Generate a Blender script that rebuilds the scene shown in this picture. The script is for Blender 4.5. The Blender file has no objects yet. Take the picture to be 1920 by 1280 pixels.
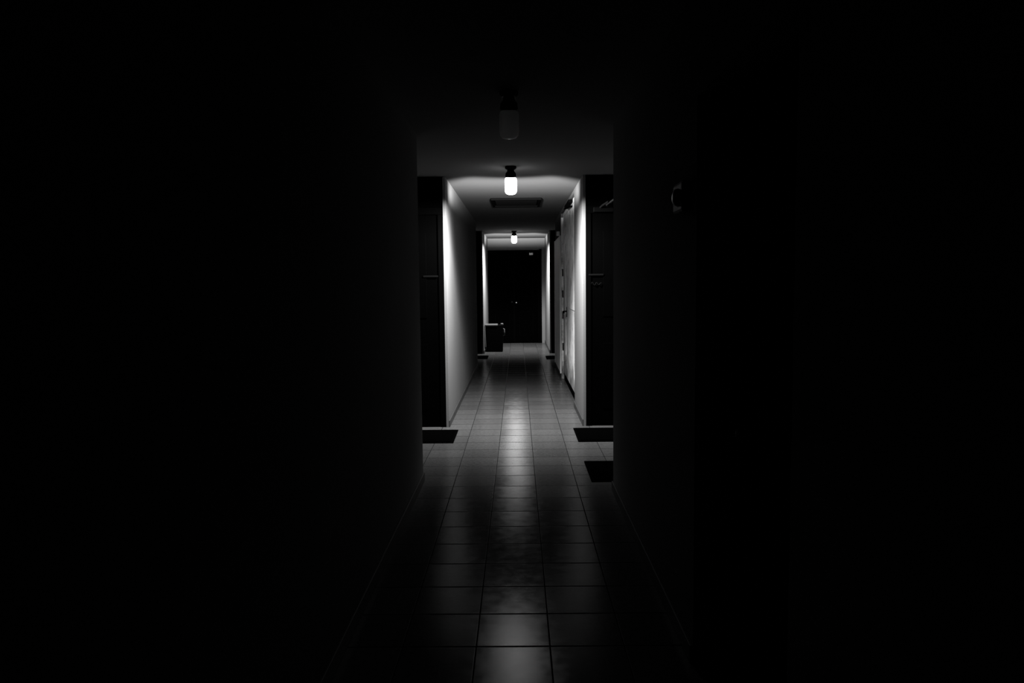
import bpy, bmesh, math, random
from mathutils import Matrix, Vector

random.seed(7)
SC = bpy.context.scene
COL = SC.collection

# ------------------------------------------------------------------ camera
CAM_H = 1.471
FOCAL_PX = 1402.1
PITCH, ROLL, YAW = 0.07836, 0.010233, -0.0084
fw = Vector((math.sin(YAW) * math.cos(PITCH), math.cos(YAW) * math.cos(PITCH), -math.sin(PITCH)))
rt = fw.cross(Vector((0, 0, 1))).normalized()
dn = fw.cross(rt)
c_, s_ = math.cos(ROLL), math.sin(ROLL)
rt2 = rt * c_ + dn * s_
dn2 = -rt * s_ + dn * c_
cam_data = bpy.data.cameras.new('camera')
cam_data.sensor_width = 36.0
cam_data.lens = FOCAL_PX / 1920.0 * 36.0
cam_data.clip_start = 0.02
cam_data.clip_end = 60
cam = bpy.data.objects.new('camera', cam_data)
COL.objects.link(cam)
M = Matrix.Identity(4)
for i in range(3):
    M[i][0] = rt2[i]
    M[i][1] = -dn2[i]
    M[i][2] = -fw[i]
    M[i][3] = (0.0, 0.0, CAM_H)[i]
cam.matrix_world = M
SC.camera = cam

# ------------------------------------------------------------------ world, exposure
world = bpy.data.worlds.new('world')
SC.world = world
world.use_nodes = True
world.node_tree.nodes['Background'].inputs[0].default_value = (0, 0, 0, 1)
world.node_tree.nodes['Background'].inputs[1].default_value = 0.0
SC.view_settings.view_transform = 'Standard'
SC.view_settings.look = 'None'
SC.view_settings.gamma = 1.0
SC.view_settings.exposure = 0.0
SC.view_settings.use_curve_mapping = False
SC.cycles.use_denoising = True
SC.cycles.max_bounces = 8
SC.cycles.diffuse_bounces = 4
SC.cycles.glossy_bounces = 4
SC.cycles.sample_clamp_indirect = 4.0
SC.cycles.blur_glossy = 0.3

# lamp settings (the lamps themselves are built further down)
LAMP_POWER = 2100.0       # watts of the light thrown by each burning lamp
PROF_UP, PROF_SIDE, PROF_AHEAD, PROF_LEAK, PROF_BACK = 0.12, 0.5, 1.6, 0.85, 0.016   # shape of the lamps' photometric profile
BULB_GLOW = 10.0

# ------------------------------------------------------------------ dimensions (metres)
XL, XR = -0.72, 0.662         # corridor wall faces
CEIL = 2.54
TILE = 0.30
TX0, TY0 = -0.1825, 2.9285    # tile joint phase
Y_BACK, Y_END = -1.6, 18.2
REC_L = ((5.49, 7.58), (13.15, 15.5))
REC_R = ((5.20, 7.58), (13.15, 15.5))
REC_D = 1.02                  # depth of the door recesses


# ------------------------------------------------------------------ materials
def new_mat(name):
    m = bpy.data.materials.new(name)
    m.use_nodes = True
    nt = m.node_tree
    b = nt.nodes['Principled BSDF']
    return m, nt, b


def grey(v):
    return (v, v, v, 1.0)


def plain(name, v, rough=0.6, spec=0.3, metal=0.0, bump=0.0, bscale=60.0, var=0.0):
    m, nt, b = new_mat(name)
    b.inputs['Base Color'].default_value = grey(v)
    b.inputs['Roughness'].default_value = rough
    b.inputs['Specular IOR Level'].default_value = spec
    b.inputs['Metallic'].default_value = metal
    if bump or var:
        tc = nt.nodes.new('ShaderNodeTexCoord')
        nz = nt.nodes.new('ShaderNodeTexNoise')
        nz.inputs['Scale'].default_value = bscale
        nz.inputs['Detail'].default_value = 5
        nt.links.new(tc.outputs['Object'], nz.inputs['Vector'])
        if bump:
            bp = nt.nodes.new('ShaderNodeBump')
            bp.inputs['Strength'].default_value = bump
            bp.inputs['Distance'].default_value = 0.004
            nt.links.new(nz.outputs['Fac'], bp.inputs['Height'])
            nt.links.new(bp.outputs['Normal'], b.inputs['Normal'])
        if var:
            nz2 = nt.nodes.new('ShaderNodeTexNoise')
            nz2.inputs['Scale'].default_value = 2.2
            nz2.inputs['Detail'].default_value = 6
            nt.links.new(tc.outputs['Object'], nz2.inputs['Vector'])
            rp = nt.nodes.new('ShaderNodeValToRGB')
            rp.color_ramp.elements[0].position = 0.3
            rp.color_ramp.elements[1].position = 0.7
            rp.color_ramp.elements[0].color = grey(v * (1 - var))
            rp.color_ramp.elements[1].color = grey(min(1, v * (1 + var)))
            nt.links.new(nz2.outputs['Fac'], rp.inputs['Fac'])
            nt.links.new(rp.outputs['Color'], b.inputs['Base Color'])
    return m


def scuffed(name, v):
    """painted cupboard doors: pale grey with patchy hand marks"""
    m, nt, b = new_mat(name)
    tc = nt.nodes.new('ShaderNodeTexCoord')
    mp = nt.nodes.new('ShaderNodeMapping')
    mp.inputs['Scale'].default_value = (1, 1.6, 1.0)
    nt.links.new(tc.outputs['Object'], mp.inputs['Vector'])
    nz = nt.nodes.new('ShaderNodeTexNoise')
    nz.inputs['Scale'].default_value = 4.5
    nz.inputs['Detail'].default_value = 7
    nz.inputs['Roughness'].default_value = 0.65
    nt.links.new(mp.outputs['Vector'], nz.inputs['Vector'])
    rp = nt.nodes.new('ShaderNodeValToRGB')
    rp.color_ramp.elements[0].position = 0.33
    rp.color_ramp.elements[0].color = grey(v * 0.25)
    rp.color_ramp.elements[1].position = 0.5
    rp.color_ramp.elements[1].color = grey(v)
    nt.links.new(nz.outputs['Fac'], rp.inputs['Fac'])
    # dirt smudges plus painted-in shade, toning down the lamplit foot of the doors
    sx = nt.nodes.new('ShaderNodeSeparateXYZ')
    nt.links.new(tc.outputs['Object'], sx.inputs[0])
    ad = nt.nodes.new('ShaderNodeMath')
    ad.operation = 'MULTIPLY_ADD'
    nt.links.new(nz.outputs['Fac'], ad.inputs[0])
    ad.inputs[1].default_value = 1.1
    nt.links.new(sx.outputs[2], ad.inputs[2])
    dr = nt.nodes.new('ShaderNodeValToRGB')
    dr.color_ramp.elements[0].position = 0.55
    dr.color_ramp.elements[0].color = grey(0.16)
    dr.color_ramp.elements[1].position = 1.0
    dr.color_ramp.elements[1].color = grey(1.0)
    e = dr.color_ramp.elements.new(0.8)
    e.color = grey(0.42)
    nt.links.new(ad.outputs[0], dr.inputs['Fac'])
    mu = nt.nodes.new('ShaderNodeMix')
    mu.data_type = 'RGBA'
    mu.blend_type = 'MULTIPLY'
    mu.inputs[0].default_value = 1.0
    nt.links.new(rp.outputs['Color'], mu.inputs[6])
    nt.links.new(dr.outputs['Color'], mu.inputs[7])
    nt.links.new(mu.outputs[2], b.inputs['Base Color'])
    b.inputs['Roughness'].default_value = 0.55
    b.inputs['Specular IOR Level'].default_value = 0.02
    return m


def tile_mat():
    m, nt, b = new_mat('glazed_floor_tile')
    N, Lk = nt.nodes, nt.links

    def math_(op, a, bb=None):
        n = N.new('ShaderNodeMath')
        n.operation = op
        for i, v in enumerate((a, bb)):
            if v is None:
                continue
            if isinstance(v, (int, float)):
                n.inputs[i].default_value = v
            else:
                Lk.new(v, n.inputs[i])
        return n.outputs[0]

    geo = N.new('ShaderNodeNewGeometry')
    sep = N.new('ShaderNodeSeparateXYZ')
    Lk.new(geo.outputs['Position'], sep.inputs[0])
    u = math_('DIVIDE', math_('SUBTRACT', sep.outputs[0], TX0), TILE)
    v = math_('DIVIDE', math_('SUBTRACT', sep.outputs[1], TY0), TILE)
    fu, fv = math_('FLOOR', u), math_('FLOOR', v)
    du = math_('SUBTRACT', 0.5, math_('ABSOLUTE', math_('SUBTRACT', math_('SUBTRACT', u, fu), 0.5)))
    dv = math_('SUBTRACT', 0.5, math_('ABSOLUTE', math_('SUBTRACT', math_('SUBTRACT', v, fv), 0.5)))
    edge = math_('MINIMUM', du, math_('MULTIPLY', dv, 0.55))
    mr = N.new('ShaderNodeMapRange')
    mr.inputs['From Min'].default_value = 0.007
    mr.inputs['From Max'].default_value = 0.013
    Lk.new(edge, mr.inputs['Value'])
    tile = mr.outputs['Result']             # 0 in the joint, 1 on the tile
    cmb = N.new('ShaderNodeCombineXYZ')
    Lk.new(fu, cmb.inputs[0])
    Lk.new(fv, cmb.inputs[1])
    wn = N.new('ShaderNodeTexWhiteNoise')
    wn.noise_dimensions = '3D'
    Lk.new(cmb.outputs[0], wn.inputs['Vector'])
    # slightly uneven laying: every tile has its own small tilt
    sub = N.new('ShaderNodeVectorMath')
    sub.operation = 'SUBTRACT'
    Lk.new(wn.outputs['Color'], sub.inputs[0])
    sub.inputs[1].default_value = (0.5, 0.5, 0.5)
    mul = N.new('ShaderNodeVectorMath')
    mul.operation = 'MULTIPLY'
    Lk.new(sub.outputs[0], mul.inputs[0])
    mul.inputs[1].default_value = (0.014, 0.010, 0.0)
    # surface grain and hammered glaze
    nz = N.new('ShaderNodeTexNoise')
    nz.inputs['Scale'].default_value = 16
    nz.inputs['Detail'].default_value = 7
    nz.inputs['Roughness'].default_value = 0.6
    Lk.new(geo.outputs['Position'], nz.inputs['Vector'])
    bp = N.new('ShaderNodeBump')
    bp.inputs['Strength'].default_value = 0.03
    bp.inputs['Distance'].default_value = 0.004
    Lk.new(nz.outputs['Fac'], bp.inputs['Height'])
    bp2 = N.new('ShaderNodeBump')
    bp2.inputs['Strength'].default_value = 0.15
    bp2.inputs['Distance'].default_value = 0.002
    Lk.new(tile, bp2.inputs['Height'])
    Lk.new(bp.outputs['Normal'], bp2.inputs['Normal'])
    add = N.new('ShaderNodeVectorMath')
    add.operation = 'ADD'
    Lk.new(bp2.outputs['Normal'], add.inputs[0])
    Lk.new(mul.outputs[0], add.inputs[1])
    nrm = N.new('ShaderNodeVectorMath')
    nrm.operation = 'NORMALIZE'
    Lk.new(add.outputs[0], nrm.inputs[0])
    # colour: light stoneware, a little different tile to tile, dark joints
    nz2 = N.new('ShaderNodeTexNoise')
    nz2.inputs['Scale'].default_value = 34
    nz2.inputs['Detail'].default_value = 8
    nz2.inputs['Roughness'].default_value = 0.7
    Lk.new(geo.outputs['Position'], nz2.inputs['Vector'])
    rp = N.new('ShaderNodeValToRGB')
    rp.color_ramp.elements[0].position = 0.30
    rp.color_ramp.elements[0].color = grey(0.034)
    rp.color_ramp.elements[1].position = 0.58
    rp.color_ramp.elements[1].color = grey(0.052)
    Lk.new(nz2.outputs['Fac'], rp.inputs['Fac'])
    tv = math_('ADD', math_('MULTIPLY', wn.outputs['Value'], 0.25), 0.85)
    mixv = N.new('ShaderNodeMix')
    mixv.data_type = 'RGBA'
    mixv.blend_type = 'MULTIPLY'
    mixv.inputs[0].default_value = 1.0
    Lk.new(rp.outputs['Color'], mixv.inputs[6])
    Lk.new(tv, mixv.inputs[7])
    mix = N.new('ShaderNodeMix')
    mix.data_type = 'RGBA'
    Lk.new(tile, mix.inputs[0])
    mix.inputs[6].default_value = grey(0.006)
    Lk.new(mixv.outputs[2], mix.inputs[7])
    # gloss: worn patches, dull joints
    rr = N.new('ShaderNodeMapRange')
    rr.inputs['From Min'].default_value = 0.3
    rr.inputs['From Max'].default_value = 0.7
    rr.inputs['To Min'].default_value = 0.205
    rr.inputs['To Max'].default_value = 0.245
    Lk.new(nz.outputs['Fac'], rr.inputs['Value'])
    rgh = math_('ADD', math_('MULTIPLY', rr.outputs['Result'], tile), math_('MULTIPLY', math_('SUBTRACT', 1.0, tile), 0.9))
    sp = N.new('ShaderNodeMapRange')
    sp.inputs['From Min'].default_value = 0.36
    sp.inputs['From Max'].default_value = 0.62
    sp.inputs['To Min'].default_value = 0.75
    sp.inputs['To Max'].default_value = 1.0
    Lk.new(nz.outputs['Fac'], sp.inputs['Value'])
    # worn satin glaze over a dull body
    df = N.new('ShaderNodeBsdfDiffuse')
    Lk.new(mix.outputs[2], df.inputs['Color'])
    Lk.new(nrm.outputs[0], df.inputs['Normal'])
    gl = N.new('ShaderNodeBsdfAnisotropic')
    gl.distribution = 'BECKMANN'
    Lk.new(nrm.outputs[0], gl.inputs['Normal'])
    Lk.new(rgh, gl.inputs['Roughness'])
    fr = N.new('ShaderNodeFresnel')
    fr.inputs['IOR'].default_value = 1.14
    Lk.new(nrm.outputs[0], fr.inputs['Normal'])
    ms = N.new('ShaderNodeMixShader')
    Lk.new(math_('MULTIPLY', math_('MULTIPLY', tile, sp.outputs['Result']), fr.outputs[0]), ms.inputs[0])
    Lk.new(df.outputs[0], ms.inputs[1])
    Lk.new(gl.outputs[0], ms.inputs[2])
    nt.nodes.remove(b)
    Lk.new(ms.outputs[0], N['Material Output'].inputs['Surface'])
    return m


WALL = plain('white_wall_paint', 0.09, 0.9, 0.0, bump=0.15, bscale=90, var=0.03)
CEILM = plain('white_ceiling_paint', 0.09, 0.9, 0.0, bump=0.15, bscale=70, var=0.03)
FLOOR = tile_mat()
SKIRT = plain('stoneware_skirting', 0.035, 0.5, 0.03, var=0.15)
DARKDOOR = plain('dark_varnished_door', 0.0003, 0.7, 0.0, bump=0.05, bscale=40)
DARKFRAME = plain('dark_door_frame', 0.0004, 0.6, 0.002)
GREYFRAME = plain('grey_door_frame', 0.16, 0.5, 0.3)
MATM = plain('black_coir_mat', 0.0006, 0.95, 0.0, bump=0.8, bscale=300)
MATEDGE = plain('black_rubber_edge', 0.0006, 0.8, 0.0)
CUPB = scuffed('scuffed_cupboard_paint', 0.8)
STEEL = plain('brushed_steel', 0.2, 0.35, 0.5, metal=1.0)
DULLSTEEL = plain('dull_dark_metal', 0.006, 0.5, 0.1, metal=0.5)
BLACKPL = plain('black_plastic', 0.001, 0.6, 0.01)
BLACKMET = plain('black_painted_metal', 0.001, 0.6, 0.01)
PALE = plain('pale_bin_lid', 0.05, 0.6, 0.05)
WHITEPL = plain('white_plastic', 0.85, 0.5, 0.3)
PANELM = plain('added_panel_paint', 0.75, 0.6, 0.02, var=0.08)  # for the added panel; pale tone lifts the wall's brightness there
PLATE = plain('dark_bronze_plate', 0.0015, 0.6, 0.01)
VENT = plain('dark_hatch_panel', 0.004, 0.9, 0.0)
UNLIT, _nt, _b = new_mat('unlit_opal_glass')
_b.inputs['Base Color'].default_value = grey(0.7)
_b.inputs['Roughness'].default_value = 0.25
_tr = _nt.nodes.new('ShaderNodeBsdfTranslucent')
_tr.inputs['Color'].default_value = grey(0.9)
_mx = _nt.nodes.new('ShaderNodeMixShader')
_mx.inputs[0].default_value = 0.6
_nt.links.new(_b.outputs[0], _mx.inputs[1])
_nt.links.new(_tr.outputs[0], _mx.inputs[2])
_nt.links.new(_mx.outputs[0], _nt.nodes['Material Output'].inputs['Surface'])

BULB, _nt, _b = new_mat('burning_opal_glass')
_b.inputs['Base Color'].default_value = grey(0.8)
_b.inputs['Emission Color'].default_value = grey(1.0)
_b.inputs['Emission Strength'].default_value = BULB_GLOW


# ------------------------------------------------------------------ mesh helpers
def add_box(bm, x0, x1, y0, y1, z0, z1, bevel=0.0):
    vs = [bm.verts.new(p) for p in ((x0, y0, z0), (x1, y0, z0), (x1, y1, z0), (x0, y1, z0),
                                    (x0, y0, z1), (x1, y0, z1), (x1, y1, z1), (x0, y1, z1))]
    fs = [bm.faces.new([vs[i] for i in f]) for f in
          ((0, 3, 2, 1), (4, 5, 6, 7), (0, 1, 5, 4), (1, 2, 6, 5), (2, 3, 7, 6), (3, 0, 4, 7))]
    if bevel:
        es = list({e for f in fs for e in f.edges})
        bmesh.ops.bevel(bm, geom=es, offset=bevel, segments=2, affect='EDGES', profile=0.5)
    return bm


def add_lathe(bm, prof, mat=None, seg=28):
    """prof: (radius, height) pairs, spun about local z"""
    mat = mat or Matrix.Identity(4)
    rings = []
    for r, h in prof:
        if r < 1e-6:
            rings.append([bm.verts.new(mat @ Vector((0, 0, h)))])
        else:
            rings.append([bm.verts.new(mat @ Vector((r * math.cos(2 * math.pi * k / seg),
                                                     r * math.sin(2 * math.pi * k / seg), h))) for k in range(seg)])
    for a, b in zip(rings, rings[1:]):
        for k in range(seg):
            k2 = (k + 1) % seg
            if len(a) == 1 and len(b) == 1:
                continue
            if len(a) == 1:
                bm.faces.new((a[0], b[k2], b[k]))
            elif len(b) == 1:
                bm.faces.new((a[k], a[k2], b[0]))
            else:
                bm.faces.new((a[k], a[k2], b[k2], b[k]))
    return bm


def add_tube(bm, pts, r, seg=10):
    pts = [Vector(p) for p in pts]
    rings = []
    for i, p in enumerate(pts):
        d = (pts[min(i + 1, len(pts) - 1)] - pts[max(i - 1, 0)]).normalized()
        a = d.cross(Vector((0.3, 0.2, 1)) if abs(d.z) < 0.9 else Vector((1, 0, 0))).normalized()
        b = d.cross(a)
        rings.append([bm.verts.new(p + (a * math.cos(2 * math.pi * k / seg) + b * math.sin(2 * math.pi * k / seg)) * r)
                      for k in range(seg)])
    for A, B in zip(rings, rings[1:]):
        for k in range(seg):
            bm.faces.new((A[k], A[(k + 1) % seg], B[(k + 1) % seg], B[k]))
    bm.faces.new(rings[0][::-1])
    bm.faces.new(rings[-1])
    return bm


def obj(name, bm, mat, parent=None, smooth=False):
    bmesh.ops.recalc_face_normals(bm, faces=bm.faces[:])
    me = bpy.data.meshes.new(name)
    bm.to_mesh(me)
    bm.free()
    me.materials.append(mat)
    if smooth:
        for p in me.polygons:
            p.use_smooth = True
    o = bpy.data.objects.new(name, me)
    COL.objects.link(o)
    if parent:
        o.parent = parent
    return o


def boxes(name, lst, mat, parent=None, bevel=0.0):
    bm = bmesh.new()
    for b in lst:
        add_box(bm, *b, bevel=bevel)
    return obj(name, bm, mat, parent)


def tag(o, label=None, cat=None, group=None, kind=None):
    if label:
        o['label'] = label
    if cat:
        o['category'] = cat
    if group:
        o['group'] = group
    if kind:
        o['kind'] = kind
    return o


def thing(name, loc, label=None, cat=None, group=None, kind=None, rz=0.0):
    o = bpy.data.objects.new(name, None)
    o.empty_display_size = 0.1
    COL.objects.link(o)
    o.location = loc
    o.rotation_euler = (0, 0, rz)
    return tag(o, label, cat, group, kind)


def struct(name, lst, mat, label, cat):
    o = boxes(name, lst, mat)
    return tag(o, label, cat, None, 'structure')


# ------------------------------------------------------------------ the setting
OUT = 0.25
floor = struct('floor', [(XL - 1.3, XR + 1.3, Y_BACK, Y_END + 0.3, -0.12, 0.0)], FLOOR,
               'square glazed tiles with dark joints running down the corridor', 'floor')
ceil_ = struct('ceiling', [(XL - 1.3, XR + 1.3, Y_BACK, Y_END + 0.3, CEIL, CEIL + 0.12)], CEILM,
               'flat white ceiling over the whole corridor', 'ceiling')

FP = 0.06     # thickness of the recess door assemblies


def side_boxes(sign, face, recs, extra):
    """solid wall blocks between the recesses; the corridor face is at x = face"""
    far = face + sign * (REC_D + OUT)
    back = face + sign * REC_D

    def bx(xa, xb, y0, y1, z0=0.0, z1=CEIL):
        return (min(xa, xb), max(xa, xb), y0, y1, z0, z1)
    out = []
    y = Y_BACK
    for (a, b) in recs:
        out.append((y, a))
        y = b
    out.append((y, Y_END))
    res = []
    for i, (a, b) in enumerate(out):
        segs = [(a, b)]
        for (n0, n1, depth, ztop) in extra:
            if a < n0 and n1 < b:
                s0, s1 = segs[-1]
                segs[-1] = (s0, n0)
                segs.append((n1, s1))
                res.append(bx(face + sign * depth, far, n0, n1))
                if ztop < CEIL - 0.01:
                    res.append(bx(face, face + sign * depth, n0, n1, ztop, CEIL))
        for k, (s0, s1) in enumerate(segs):
            if i > 0 and k == 0:      # block behind a recess door: leave room for the door assembly
                res.append(bx(face, face + sign * 0.025, s0, s0 + FP))
                res.append(bx(face, far, s0 + FP, s1))
            else:
                res.append(bx(face, far, s0, s1))
    for (a, b) in recs:
        res.append(bx(back, far, a, b + FP))
    return res


NICHE = (8.77, 11.40, 0.05, 2.50)       # utility cupboard in the right wall
DOORN = (1.80, 2.79, 0.20, 2.14)        # door set back in the right wall beside the camera
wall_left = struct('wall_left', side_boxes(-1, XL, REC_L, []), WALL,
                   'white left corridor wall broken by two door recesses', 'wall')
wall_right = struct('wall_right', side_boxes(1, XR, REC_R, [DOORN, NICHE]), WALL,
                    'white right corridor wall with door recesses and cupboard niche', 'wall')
DX0, DX1, DTOP = -0.72, 0.53, 2.255     # end door opening
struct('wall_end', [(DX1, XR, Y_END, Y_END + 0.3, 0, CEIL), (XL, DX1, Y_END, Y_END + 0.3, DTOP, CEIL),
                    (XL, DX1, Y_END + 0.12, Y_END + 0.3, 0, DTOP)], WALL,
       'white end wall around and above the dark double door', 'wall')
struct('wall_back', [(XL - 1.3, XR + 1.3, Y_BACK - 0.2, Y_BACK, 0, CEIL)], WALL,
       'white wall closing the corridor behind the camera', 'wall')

SH, ST = 0.068, 0.012


def skirting(name, sign, face, runs, label):
    lst = []
    for (a, b) in runs:
        xa, xb = face - sign * ST, face
        lst.append((min(xa, xb), max(xa, xb), a, b, 0.0, SH))
    bm = bmesh.new()
    for b in lst:
        add_box(bm, *b, bevel=0.003)
    o = obj(name, bm, SKIRT)
    tag(o, label, 'baseboard', None, 'structure')


skirting('baseboard_left', -1, XL, [(Y_BACK, 5.49), (7.58, 13.15), (15.5, Y_END)],
         'low stoneware skirting along the foot of the left wall')
skirting('baseboard_right', 1, XR, [(Y_BACK, 1.80), (2.79, 5.20), (7.58, 8.77), (11.40, 13.15), (15.5, Y_END)],
         'low stoneware skirting along the foot of the right wall')


# ------------------------------------------------------------------ apartment doors in the recesses (facing the camera)
def door_closer(parent, x, y, z, sx, mat_body, mat_arm, hw=0.11):
    """surface closer: box body and a folding arm that stands out towards the camera"""
    bm = bmesh.new()
    add_box(bm, x - hw, x + hw, y - 0.055, y, z, z + 0.06, bevel=0.006)
    c = obj('door_closer', bm, mat_body, parent)
    bm = bmesh.new()
    add_tube(bm, [(x + sx * 0.07, y - 0.035, z + 0.072), (x - sx * 0.08, y - 0.20, z + 0.078),
                  (x - sx * 0.16, y - 0.03, z + 0.085)], 0.010, 8)
    obj('closer_arm', bm, mat_arm, c)
    return c


def recess_door(n, sign, face, y, label, plate_u, squiggle, closer):
    w = REC_D
    d = tag(thing('door_%d' % n, (face, y, 0)), label, 'door', None, 'structure')

    def bx(u0, u1, y0, y1, z0, z1):     # u measured from the corridor wall into the recess
        xa, xb = sign * u0, sign * u1
        return (min(xa, xb), max(xa, xb), y0, y1, z0, z1)
    boxes('door_frame', [bx(0.026, 0.08, 0.0, FP, 0, 2.16), bx(w - 0.075, w - 0.002, 0.0, FP, 0, 2.16),
                         bx(0.026, w - 0.002, 0.0, FP, 2.16, 2.23)], DARKFRAME, d, 0.004)
    boxes('transom_panel', [bx(0.026, w - 0.002, 0.012, FP, 2.231, CEIL - 0.002)], DARKDOOR, d)
    leaf = boxes('door_leaf', [bx(0.082, w - 0.077, 0.012, FP - 0.006, 0.008, 2.156)], DARKDOOR, d, 0.003)
    u0, u1 = 0.082, w - 0.077
    pan = []
    for (z0, z1) in ((0.18, 0.85), (1.12, 1.98)):
        for (a, b) in ((u0 + 0.12, (u0 + u1) / 2 - 0.04), ((u0 + u1) / 2 + 0.04, u1 - 0.12)):
            pan.append(bx(a, b, 0.003, 0.0125, z0, z1))
    boxes('raised_panel', pan, DARKDOOR, leaf, 0.004)
    # number plate with a bar over it
    bm = bmesh.new()
    add_box(bm, *bx(plate_u - 0.075, plate_u + 0.075, -0.006, 0.003, 1.535, 1.552), bevel=0.002)
    pl = obj('letter_plate', bm, PLATE, leaf)
    if squiggle:
        bm = bmesh.new()
        pts = [(sign * (plate_u - 0.05 + 0.105 * t), -0.004, 1.452 + 0.017 * math.sin(t * 15) * (1 - 0.5 * t)) for t in
               [k / 26 for k in range(27)]]
        add_tube(bm, pts, 0.004, 6)
        obj('curled_ornament', bm, PLATE, leaf)
    # handle and lock
    bm = bmesh.new()
    hx = sign * (u1 - 0.06)
    add_box(bm, hx - 0.02, hx + 0.02, 0.0, 0.0125, 0.94, 1.14, bevel=0.003)
    add_tube(bm, [(hx, 0.004, 1.06), (hx, -0.045, 1.06), (hx - sign * 0.02, -0.052, 1.06), (hx - sign * 0.12, -0.052, 1.055)], 0.009, 8)
    obj('door_handle', bm, DULLSTEEL, leaf, True)
    if closer:      # arm standing out into the recess catches the lamp
        bm = bmesh.new()
        add_box(bm, 0.10, 0.30, -0.05, 0.0, 2.165, 2.215, bevel=0.006)
        c = obj('door_closer', bm, BLACKMET, d)
        bm = bmesh.new()
        add_tube(bm, [(0.235, -0.03, 2.235), (0.245, -0.12, 2.24), (0.285, -0.50, 2.262)], 0.012, 8)
        obj('closer_arm', bm, STEEL, c)
        bm = bmesh.new()
        add_tube(bm, [(0.165, -0.03, 2.205), (0.18, -0.10, 2.222), (0.215, -0.34, 2.236)], 0.010, 8)
        obj('closer_arm', bm, DULLSTEEL, c)
    return d


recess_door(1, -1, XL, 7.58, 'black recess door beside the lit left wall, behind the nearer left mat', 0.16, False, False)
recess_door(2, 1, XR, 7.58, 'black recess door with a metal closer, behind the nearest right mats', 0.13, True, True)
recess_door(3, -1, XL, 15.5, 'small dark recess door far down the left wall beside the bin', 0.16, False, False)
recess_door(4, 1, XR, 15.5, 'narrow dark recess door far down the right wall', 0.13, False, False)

# ------------------------------------------------------------------ dark double door at the end
d5 = tag(thing('door_5', (0, Y_END, 0)), 'dark panelled double door closing the far end of the corridor', 'door', None, 'structure')
mid = -0.09
boxes('door_frame', [(DX0 + 0.002, DX0 + 0.045, -0.012, 0.09, 0, DTOP - 0.045), (DX1 - 0.002, DX1 + 0.05, -0.014, 0.0, 0, DTOP + 0.02),
                     (DX1 - 0.045, DX1 - 0.002, -0.012, 0.09, 0, DTOP - 0.045)], DARKFRAME, d5, 0.003)
fh = boxes('frame_head', [(DX0 + 0.002, DX1 - 0.002, -0.012, 0.09, DTOP - 0.045, DTOP - 0.001)], DARKFRAME, d5, 0.003)
for (a, b, hinge) in ((DX0 + 0.047, mid - 0.002, -1), (mid + 0.002, DX1 - 0.047, 1)):
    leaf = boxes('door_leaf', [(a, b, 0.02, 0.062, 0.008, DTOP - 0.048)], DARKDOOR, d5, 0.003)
    boxes('panel_moulding', [(a + 0.11, a + 0.13, 0.008, 0.021, 1.16, 1.98), (b - 0.13, b - 0.11, 0.008, 0.021, 1.16, 1.98),
                             (a + 0.11, b - 0.11, 0.008, 0.021, 1.98, 2.0), (a + 0.11, b - 0.11, 0.006, 0.021, 1.12, 1.145),
                             (a + 0.11, a + 0.13, 0.008, 0.021, 0.2, 0.74), (b - 0.13, b - 0.11, 0.008, 0.021, 0.2, 0.74),
                             (a + 0.11, b - 0.11, 0.008, 0.021, 0.18, 0.2), (a + 0.11, b - 0.11, 0.008, 0.021, 0.75, 0.77)],
          DARKFRAME, leaf, 0.003)
    if hinge > 0:
        boxes('meeting_strip', [(a - 0.022, a + 0.022, 0.008, 0.0205, 0.01, DTOP - 0.05)], DARKFRAME, leaf, 0.003)
        door_closer(leaf, 0.33, 0.02, 2.13, 1, STEEL, DULLSTEEL, 0.05)
        bm = bmesh.new()
        add_lathe(bm, [(0, 0.05), (0.02, 0.048), (0.027, 0.034), (0.022, 0.02), (0.012, 0.014), (0.012, 0.0)],
                  Matrix.Translation((a + 0.05, 0.02, 0.985)) @ Matrix.Rotation(math.pi / 2, 4, 'X'), 16)
        obj('door_knob', bm, STEEL, leaf, True)
    else:
        bm = bmesh.new()
        add_lathe(bm, [(0, 0.02), (0.02, 0.018), (0.025, 0.0)],
                  Matrix.Translation((b - 0.05, 0.02, 1.0)) @ Matrix.Rotation(math.pi / 2, 4, 'X'), 16)
        obj('lock_rose', bm, DULLSTEEL, leaf, True)

# ------------------------------------------------------------------ door set back in the right wall beside the camera
d6 = tag(thing('door_6', (XR + 0.20, 2.295, 0)), 'dark door set back in the near right wall', 'door', None, 'structure')
boxes('door_frame', [(-0.06, -0.001, -0.49, -0.44, 0, 2.10), (-0.06, -0.001, 0.44, 0.49, 0, 2.10), (-0.06, -0.001, -0.49, 0.49, 2.085, 2.137)],
      DARKFRAME, d6, 0.003)
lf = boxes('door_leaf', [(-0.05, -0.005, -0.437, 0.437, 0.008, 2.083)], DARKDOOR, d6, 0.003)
bm = bmesh.new()
add_lathe(bm, [(0, 0.012), (0.008, 0.011), (0.011, 0.0)], Matrix.Translation((-0.05, 0.04, 1.62)) @ Matrix.Rotation(-math.pi / 2, 4, 'Y'), 14)
obj('peephole', bm, STEEL, lf, True)
bm = bmesh.new()
add_lathe(bm, [(0, 0.055), (0.02, 0.052), (0.027, 0.038), (0.02, 0.022), (0.011, 0.015), (0.011, 0.004), (0.026, 0.004), (0.026, 0.0)],
          Matrix.Translation((-0.05, 0.30, 0.93)) @ Matrix.Rotation(-math.pi / 2, 4, 'Y'), 16)
obj('door_knob', bm, STEEL, lf, True)

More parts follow.
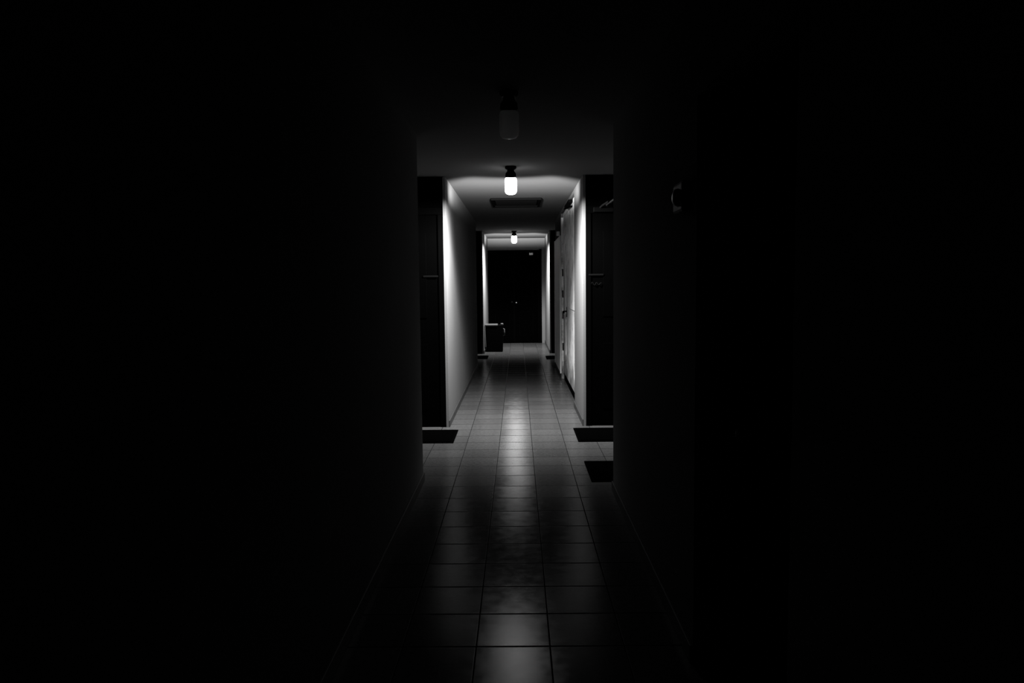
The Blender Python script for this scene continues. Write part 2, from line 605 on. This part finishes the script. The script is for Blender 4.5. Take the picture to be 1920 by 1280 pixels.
# ------------------------------------------------------------------ utility cupboard in the right wall niche
cy0, cy1 = 8.77, 11.40
cb = thing('utility_cupboard', (XR + 0.05, cy0, 0), 'tall pale scuffed cupboard with two doors set into the right wall', 'cupboard')
L = cy1 - cy0
split = 1.38
boxes('cupboard_frame', [(-0.02, -0.001, 0.002, 0.03, 0, 2.44), (-0.052, -0.001, L - 0.03, L - 0.002, 0, 2.44),
                         (-0.02, -0.001, 0.002, L - 0.002, 2.44, 2.498)], CUPB, cb, 0.002)
a0, a1 = 0.034, split - 0.004
da = boxes('cupboard_door', [(-0.018, -0.001, a0, a1, 0.10, 2.435)], CUPB, cb, 0.002)
boxes('door_panel', [(-0.026, -0.0175, a0 + 0.05, a1 - 0.06, 1.12, 2.36)], CUPB, da, 0.004)
b0, b1 = split + 0.004, L - 0.034
db = boxes('cupboard_door', [(-0.018, -0.001, b0, b1, 0.10, 2.435)], CUPB, cb, 0.002)
boxes('door_panel', [(-0.026, -0.0175, b0 + 0.62, b1 - 0.10, 0.3, 2.30)], CUPB, db, 0.004)
bm = bmesh.new()
hy = 10.60 - cy0
add_box(bm, -0.026, -0.017, hy - 0.025, hy + 0.025, 0.98, 1.12, bevel=0.003)
add_tube(bm, [(-0.02, hy, 1.06), (-0.065, hy, 1.06), (-0.07, hy - 0.03, 1.06), (-0.07, hy - 0.15, 1.045)], 0.010, 8)
obj('door_handle', bm, BLACKMET, db, True)
for z in (0.50, 0.98, 1.30, 1.62):
    bm = bmesh.new()
    add_tube(bm, [(-0.030, L - 0.045, z - 0.06), (-0.030, L - 0.045, z + 0.05)], 0.010, 10)
    obj('hinge', bm, BLACKMET, db)
boxes('plinth', [(-0.014, -0.001, 0.034, L - 0.034, 0.0, 0.094)], DARKFRAME, cb)
bm = bmesh.new()
add_box(bm, -0.075, -0.019, 0.62, 1.42, 2.455, 2.495, bevel=0.005)
cl = obj('door_closer', bm, BLACKMET, cb)
bm = bmesh.new()
add_tube(bm, [(-0.06, 1.30, 2.45), (-0.09, 1.1, 2.425), (-0.03, 0.66, 2.415)], 0.012, 8)
obj('closer_arm', bm, BLACKMET, cl)

# added pale panel, brightening the wall between the cupboard and the far recess
pn = thing('added_bright_panel', (XR, 11.46, 0), 'narrow added pale panel brightening the right wall between the cupboard and the far recess', 'panel')
bm = bmesh.new()
add_box(bm, -0.014, -0.0005, 0.0, 1.66, SH + 0.002, 2.18, bevel=0.003)
obj('panel_sheet', bm, PANELM, pn)
bm = bmesh.new()
for (ya, yb) in ((0.0, 0.03), (1.63, 1.66)):
    add_box(bm, -0.020, -0.014, ya, yb, SH + 0.002, 2.18, bevel=0.002)
obj('edge_strip', bm, PANELM, pn)

# small pale box on the wall just beyond the cupboard
bm = bmesh.new()
add_box(bm, -0.05, 0.0, -0.02, 0.02, -0.035, 0.035, bevel=0.006)
wb = obj('signal_box', bm, WHITEPL)
wb.location = (XR, 11.75, 2.225)
tag(wb, 'tiny white box high on the right wall just past the pale cupboard', 'signal box')

# dark alarm sounder on the near right wall, at the edge of the set back door
al = thing('alarm_sounder', (XR, 2.98, 1.795), 'small dark alarm box on the near right wall beside the set back door', 'alarm')
bm = bmesh.new()
add_box(bm, -0.035, 0.0, -0.10, 0.07, -0.06, 0.06, bevel=0.012)
obj('housing', bm, BLACKPL, al)
bm = bmesh.new()
add_lathe(bm, [(0, 0.022), (0.018, 0.02), (0.032, 0.012), (0.036, 0.0)],
          Matrix.Translation((-0.034, -0.02, 0.0)) @ Matrix.Rotation(-math.pi / 2, 4, 'Y'), 20)
obj('sounder_dome', bm, DULLSTEEL, al, True)


# ------------------------------------------------------------------ doormats
def doormat(x0, x1, y0, y1, label):
    t = thing('doormat', ((x0 + x1) / 2, (y0 + y1) / 2, 0), label, 'doormat', 'dark doormats in front of the recess doors')
    hx, hy_ = (x1 - x0) / 2, (y1 - y0) / 2
    bm = bmesh.new()
    n = 26
    for k in range(n):      # ribbed pile
        ya = -hy_ + 0.025 + (2 * hy_ - 0.05) * k / n
        yb = -hy_ + 0.025 + (2 * hy_ - 0.05) * (k + 0.72) / n
        add_box(bm, -hx + 0.025, hx - 0.025, ya, yb, 0.004, 0.016)
    add_box(bm, -hx + 0.02, hx - 0.02, -hy_ + 0.02, hy_ - 0.02, 0.002, 0.009)
    obj('pile', bm, MATM, t)
    bm = bmesh.new()
    for b in ((-hx, hx, -hy_, -hy_ + 0.024), (-hx, hx, hy_ - 0.024, hy_), (-hx, -hx + 0.024, -hy_ + 0.024, hy_ - 0.024),
              (hx - 0.024, hx, -hy_ + 0.024, hy_ - 0.024)):
        add_box(bm, *b, 0.0, 0.010, bevel=0.003)
    obj('rubber_border', bm, MATEDGE, t)


doormat(-1.45, -0.608, 6.80, 7.40, 'dark doormat on the left side before the black recess door')
doormat(0.545, 1.42, 6.81, 7.44, 'dark doormat on the right before the black recess door with closer')
doormat(0.530, 1.40, 5.42, 6.04, 'nearest dark doormat, low on the right just inside the recess')
doormat(-1.45, -0.60, 14.43, 15.05, 'tiny far doormat on the left in front of the bin')
doormat(0.54, 1.40, 14.30, 14.88, 'tiny far doormat on the right of the far recess')

# ------------------------------------------------------------------ ceiling hatch
hx0, hx1, hy0, hy1 = -0.33, 0.31, 9.55, 10.45
ht = thing('ceiling_hatch', (0, 0, CEIL), 'dark rectangular hatch in the ceiling beyond the nearer lit lamp', 'ceiling hatch')
boxes('hatch_frame', [(hx0, hx1, hy0, hy0 + 0.03, -0.03, -0.001), (hx0, hx1, hy1 - 0.03, hy1, -0.03, -0.001),
                      (hx0, hx0 + 0.03, hy0 + 0.03, hy1 - 0.03, -0.03, -0.001), (hx1 - 0.03, hx1, hy0 + 0.03, hy1 - 0.03, -0.03, -0.001)],
      VENT, ht, 0.003)
bm = bmesh.new()
add_box(bm, hx0 + 0.03, hx1 - 0.03, hy0 + 0.03, hy1 - 0.03, -0.006, -0.001)
for k in range(14):
    ya = hy0 + 0.05 + (hy1 - hy0 - 0.12) * k / 14
    add_box(bm, hx0 + 0.05, hx1 - 0.05, ya, ya + 0.03, -0.016, -0.005)
obj('slatted_panel', bm, VENT, ht)


# ------------------------------------------------------------------ bin near the end
bn = thing('waste_bin', (-0.51, 16.08, 0), 'dark waste bin with a pale lid strip standing at the left before the double door', 'bin')
bm = bmesh.new()
w0, w1, d0, hgt = 0.175, 0.190, 0.17, 0.555
lo = [bm.verts.new(p) for p in ((-w0, -d0, 0), (w0, -d0, 0), (w0, d0, 0), (-w0, d0, 0))]
hi = [bm.verts.new(p) for p in ((-w1, -d0 - 0.012, hgt), (w1, -d0 - 0.012, hgt), (w1, d0, hgt), (-w1, d0, hgt))]
inn = [bm.verts.new(p) for p in ((-w1 + 0.012, -d0, hgt), (w1 - 0.012, -d0, hgt), (w1 - 0.012, d0 - 0.012, hgt), (-w1 + 0.012, d0 - 0.012, hgt))]
bot = [bm.verts.new(p) for p in ((-w0 + 0.014, -d0 + 0.014, 0.02), (w0 - 0.014, -d0 + 0.014, 0.02), (w0 - 0.014, d0 - 0.014, 0.02), (-w0 + 0.014, d0 - 0.014, 0.02))]
bm.faces.new(lo[::-1])
bm.faces.new(bot)
for k in range(4):
    j = (k + 1) % 4
    bm.faces.new((lo[k], lo[j], hi[j], hi[k]))
    bm.faces.new((hi[k], hi[j], inn[j], inn[k]))
    bm.faces.new((inn[k], inn[j], bot[j], bot[k]))
obj('bin_body', bm, BLACKPL, bn)
bm = bmesh.new()
add_box(bm, -0.20, 0.070, -d0 - 0.02, d0 + 0.005, 0.556, 0.588, bevel=0.008)
obj('lid', bm, PALE, bn)
bm = bmesh.new()
add_box(bm, 0.070, 0.195, -d0 - 0.01, d0, 0.556, 0.572, bevel=0.006)
obj('lid_flap', bm, BLACKPL, bn)
bm = bmesh.new()
add_lathe(bm, [(0, 0.045), (0.024, 0.04), (0.032, 0.02), (0.024, 0.0)], Matrix.Translation((0.165, -0.11, 0.571)), 16)
obj('lid_knob', bm, PALE, bn, True)
bm = bmesh.new()
add_tube(bm, [(0.185, -0.08, 0.49), (0.212, -0.08, 0.485), (0.216, -0.08, 0.42), (0.212, -0.08, 0.35), (0.185, -0.08, 0.34)], 0.012, 8)
obj('side_handle', bm, PALE, bn, True)


# ------------------------------------------------------------------ lamps
def lamp_light(power):
    """photometric profile of the lamp: the opaque cap keeps light off the ceiling, the tube throws it
    mostly sideways and down, little along the corridor and least of all back towards the holder"""
    ld = bpy.data.lights.new('lamp_light', 'POINT')
    ld.energy = power
    ld.shadow_soft_size = 0.04
    ld.use_nodes = True
    nt = ld.node_tree
    em = nt.nodes['Emission']

    def mth(op, a, b=None, clamp=False):
        n = nt.nodes.new('ShaderNodeMath')
        n.operation = op
        n.use_clamp = clamp
        for i, v in enumerate((a, b)):
            if v is None:
                continue
            if isinstance(v, (int, float)):
                n.inputs[i].default_value = v
            else:
                nt.links.new(v, n.inputs[i])
        return n.outputs[0]
    tc = nt.nodes.new('ShaderNodeTexCoord')
    sp = nt.nodes.new('ShaderNodeSeparateXYZ')
    nt.links.new(tc.outputs['Normal'], sp.inputs[0])
    across, along, up = sp.outputs[0], sp.outputs[1], sp.outputs[2]

    def ramp(v, lo, hi):
        n = nt.nodes.new('ShaderNodeMapRange')
        n.interpolation_type = 'SMOOTHSTEP'
        n.inputs['From Min'].default_value = lo
        n.inputs['From Max'].default_value = hi
        nt.links.new(v, n.inputs['Value'])
        return n.outputs['Result']
    down = mth('ADD', mth('MULTIPLY', up, -2.6), PROF_UP, True)
    side = mth('POWER', mth('SUBTRACT', 1.0, mth('MULTIPLY', along, along), True), PROF_SIDE)
    side = mth('MULTIPLY', side, mth('SUBTRACT', 1.0, mth('MULTIPLY', ramp(along, 0.80, 0.945), 0.93)))
    ahead = mth('POWER', mth('ADD', mth('MULTIPLY', along, 0.5), 0.5, True), PROF_AHEAD)
    ahead = mth('MULTIPLY', ahead, ramp(along, -0.95, -0.25))
    # a weak narrow lobe runs back along the corridor axis
    axis = mth('SUBTRACT', 1.0, ramp(mth('ABSOLUTE', across), 0.06, 0.36))
    back = mth('MULTIPLY', mth('MULTIPLY', axis, mth('SUBTRACT', 1.0, ramp(mth('MULTIPLY', up, -1.0), 0.2, 0.72))), PROF_BACK)
    lower = mth('MULTIPLY', down, mth('ADD', mth('MULTIPLY', side, ahead), back))
    # what leaks past the cap goes forwards at a flat angle, onto the ceiling beyond the lamp
    flat = mth('MULTIPLY', mth('SUBTRACT', 1.0, ramp(up, 0.08, 0.42)), mth('SUBTRACT', 1.0, ramp(mth('ABSOLUTE', across), 0.45, 0.66)))
    upper = mth('MULTIPLY', mth('MULTIPLY', ramp(along, 0.25, 1.0), ramp(up, 0.01, 0.17)), mth('MULTIPLY', flat, PROF_LEAK))
    nt.links.new(mth('ADD', lower, upper), em.inputs['Strength'])
    return ld


def ceiling_lamp(x, y, lit, label):
    t = thing('ceiling_lamp', (x, y, CEIL), label, 'lamp', 'bare opal lamps in a row on the ceiling')
    bm = bmesh.new()
    add_lathe(bm, [(0, 0.0), (0.052, 0.0), (0.052, -0.018), (0.040, -0.028), (0, -0.028)])
    obj('ceiling_rose', bm, BLACKPL, t, False)
    tilt = Matrix.Translation((0, 0, -0.026)) @ Matrix.Rotation(math.radians(12), 4, 'X')
    bm = bmesh.new()
    add_lathe(bm, [(0, 0.0), (0.030, 0.0), (0.034, -0.02), (0.048, -0.036), (0.051, -0.068), (0.042, -0.072), (0, -0.072)], tilt)
    obj('lamp_holder', bm, BLACKPL, t, False)
    bm = bmesh.new()
    add_lathe(bm, [(0.038, -0.0725), (0.051, -0.080), (0.056, -0.098), (0.056, -0.19), (0.052, -0.212), (0.038, -0.226), (0.018, -0.231), (0, -0.232)],
              tilt, 32)
    obj('bulb', bm, BULB if lit else UNLIT, t, True)
    if lit:
        lo_ = bpy.data.objects.new('lamp_light', lamp_light(lit))
        COL.objects.link(lo_)
        lo_.parent = t
        lo_.location = tilt @ Vector((0, 0, -0.262))
    return t


ceiling_lamp(-0.04, 4.30, 0, 'unlit bare lamp hanging from the dark ceiling nearest the camera')
ceiling_lamp(-0.055, 7.00, LAMP_POWER, 'brighter bare lamp burning before the nearer white wall stretch')
ceiling_lamp(-0.065, 15.62, LAMP_POWER, 'small far lamp burning before the dark double door')
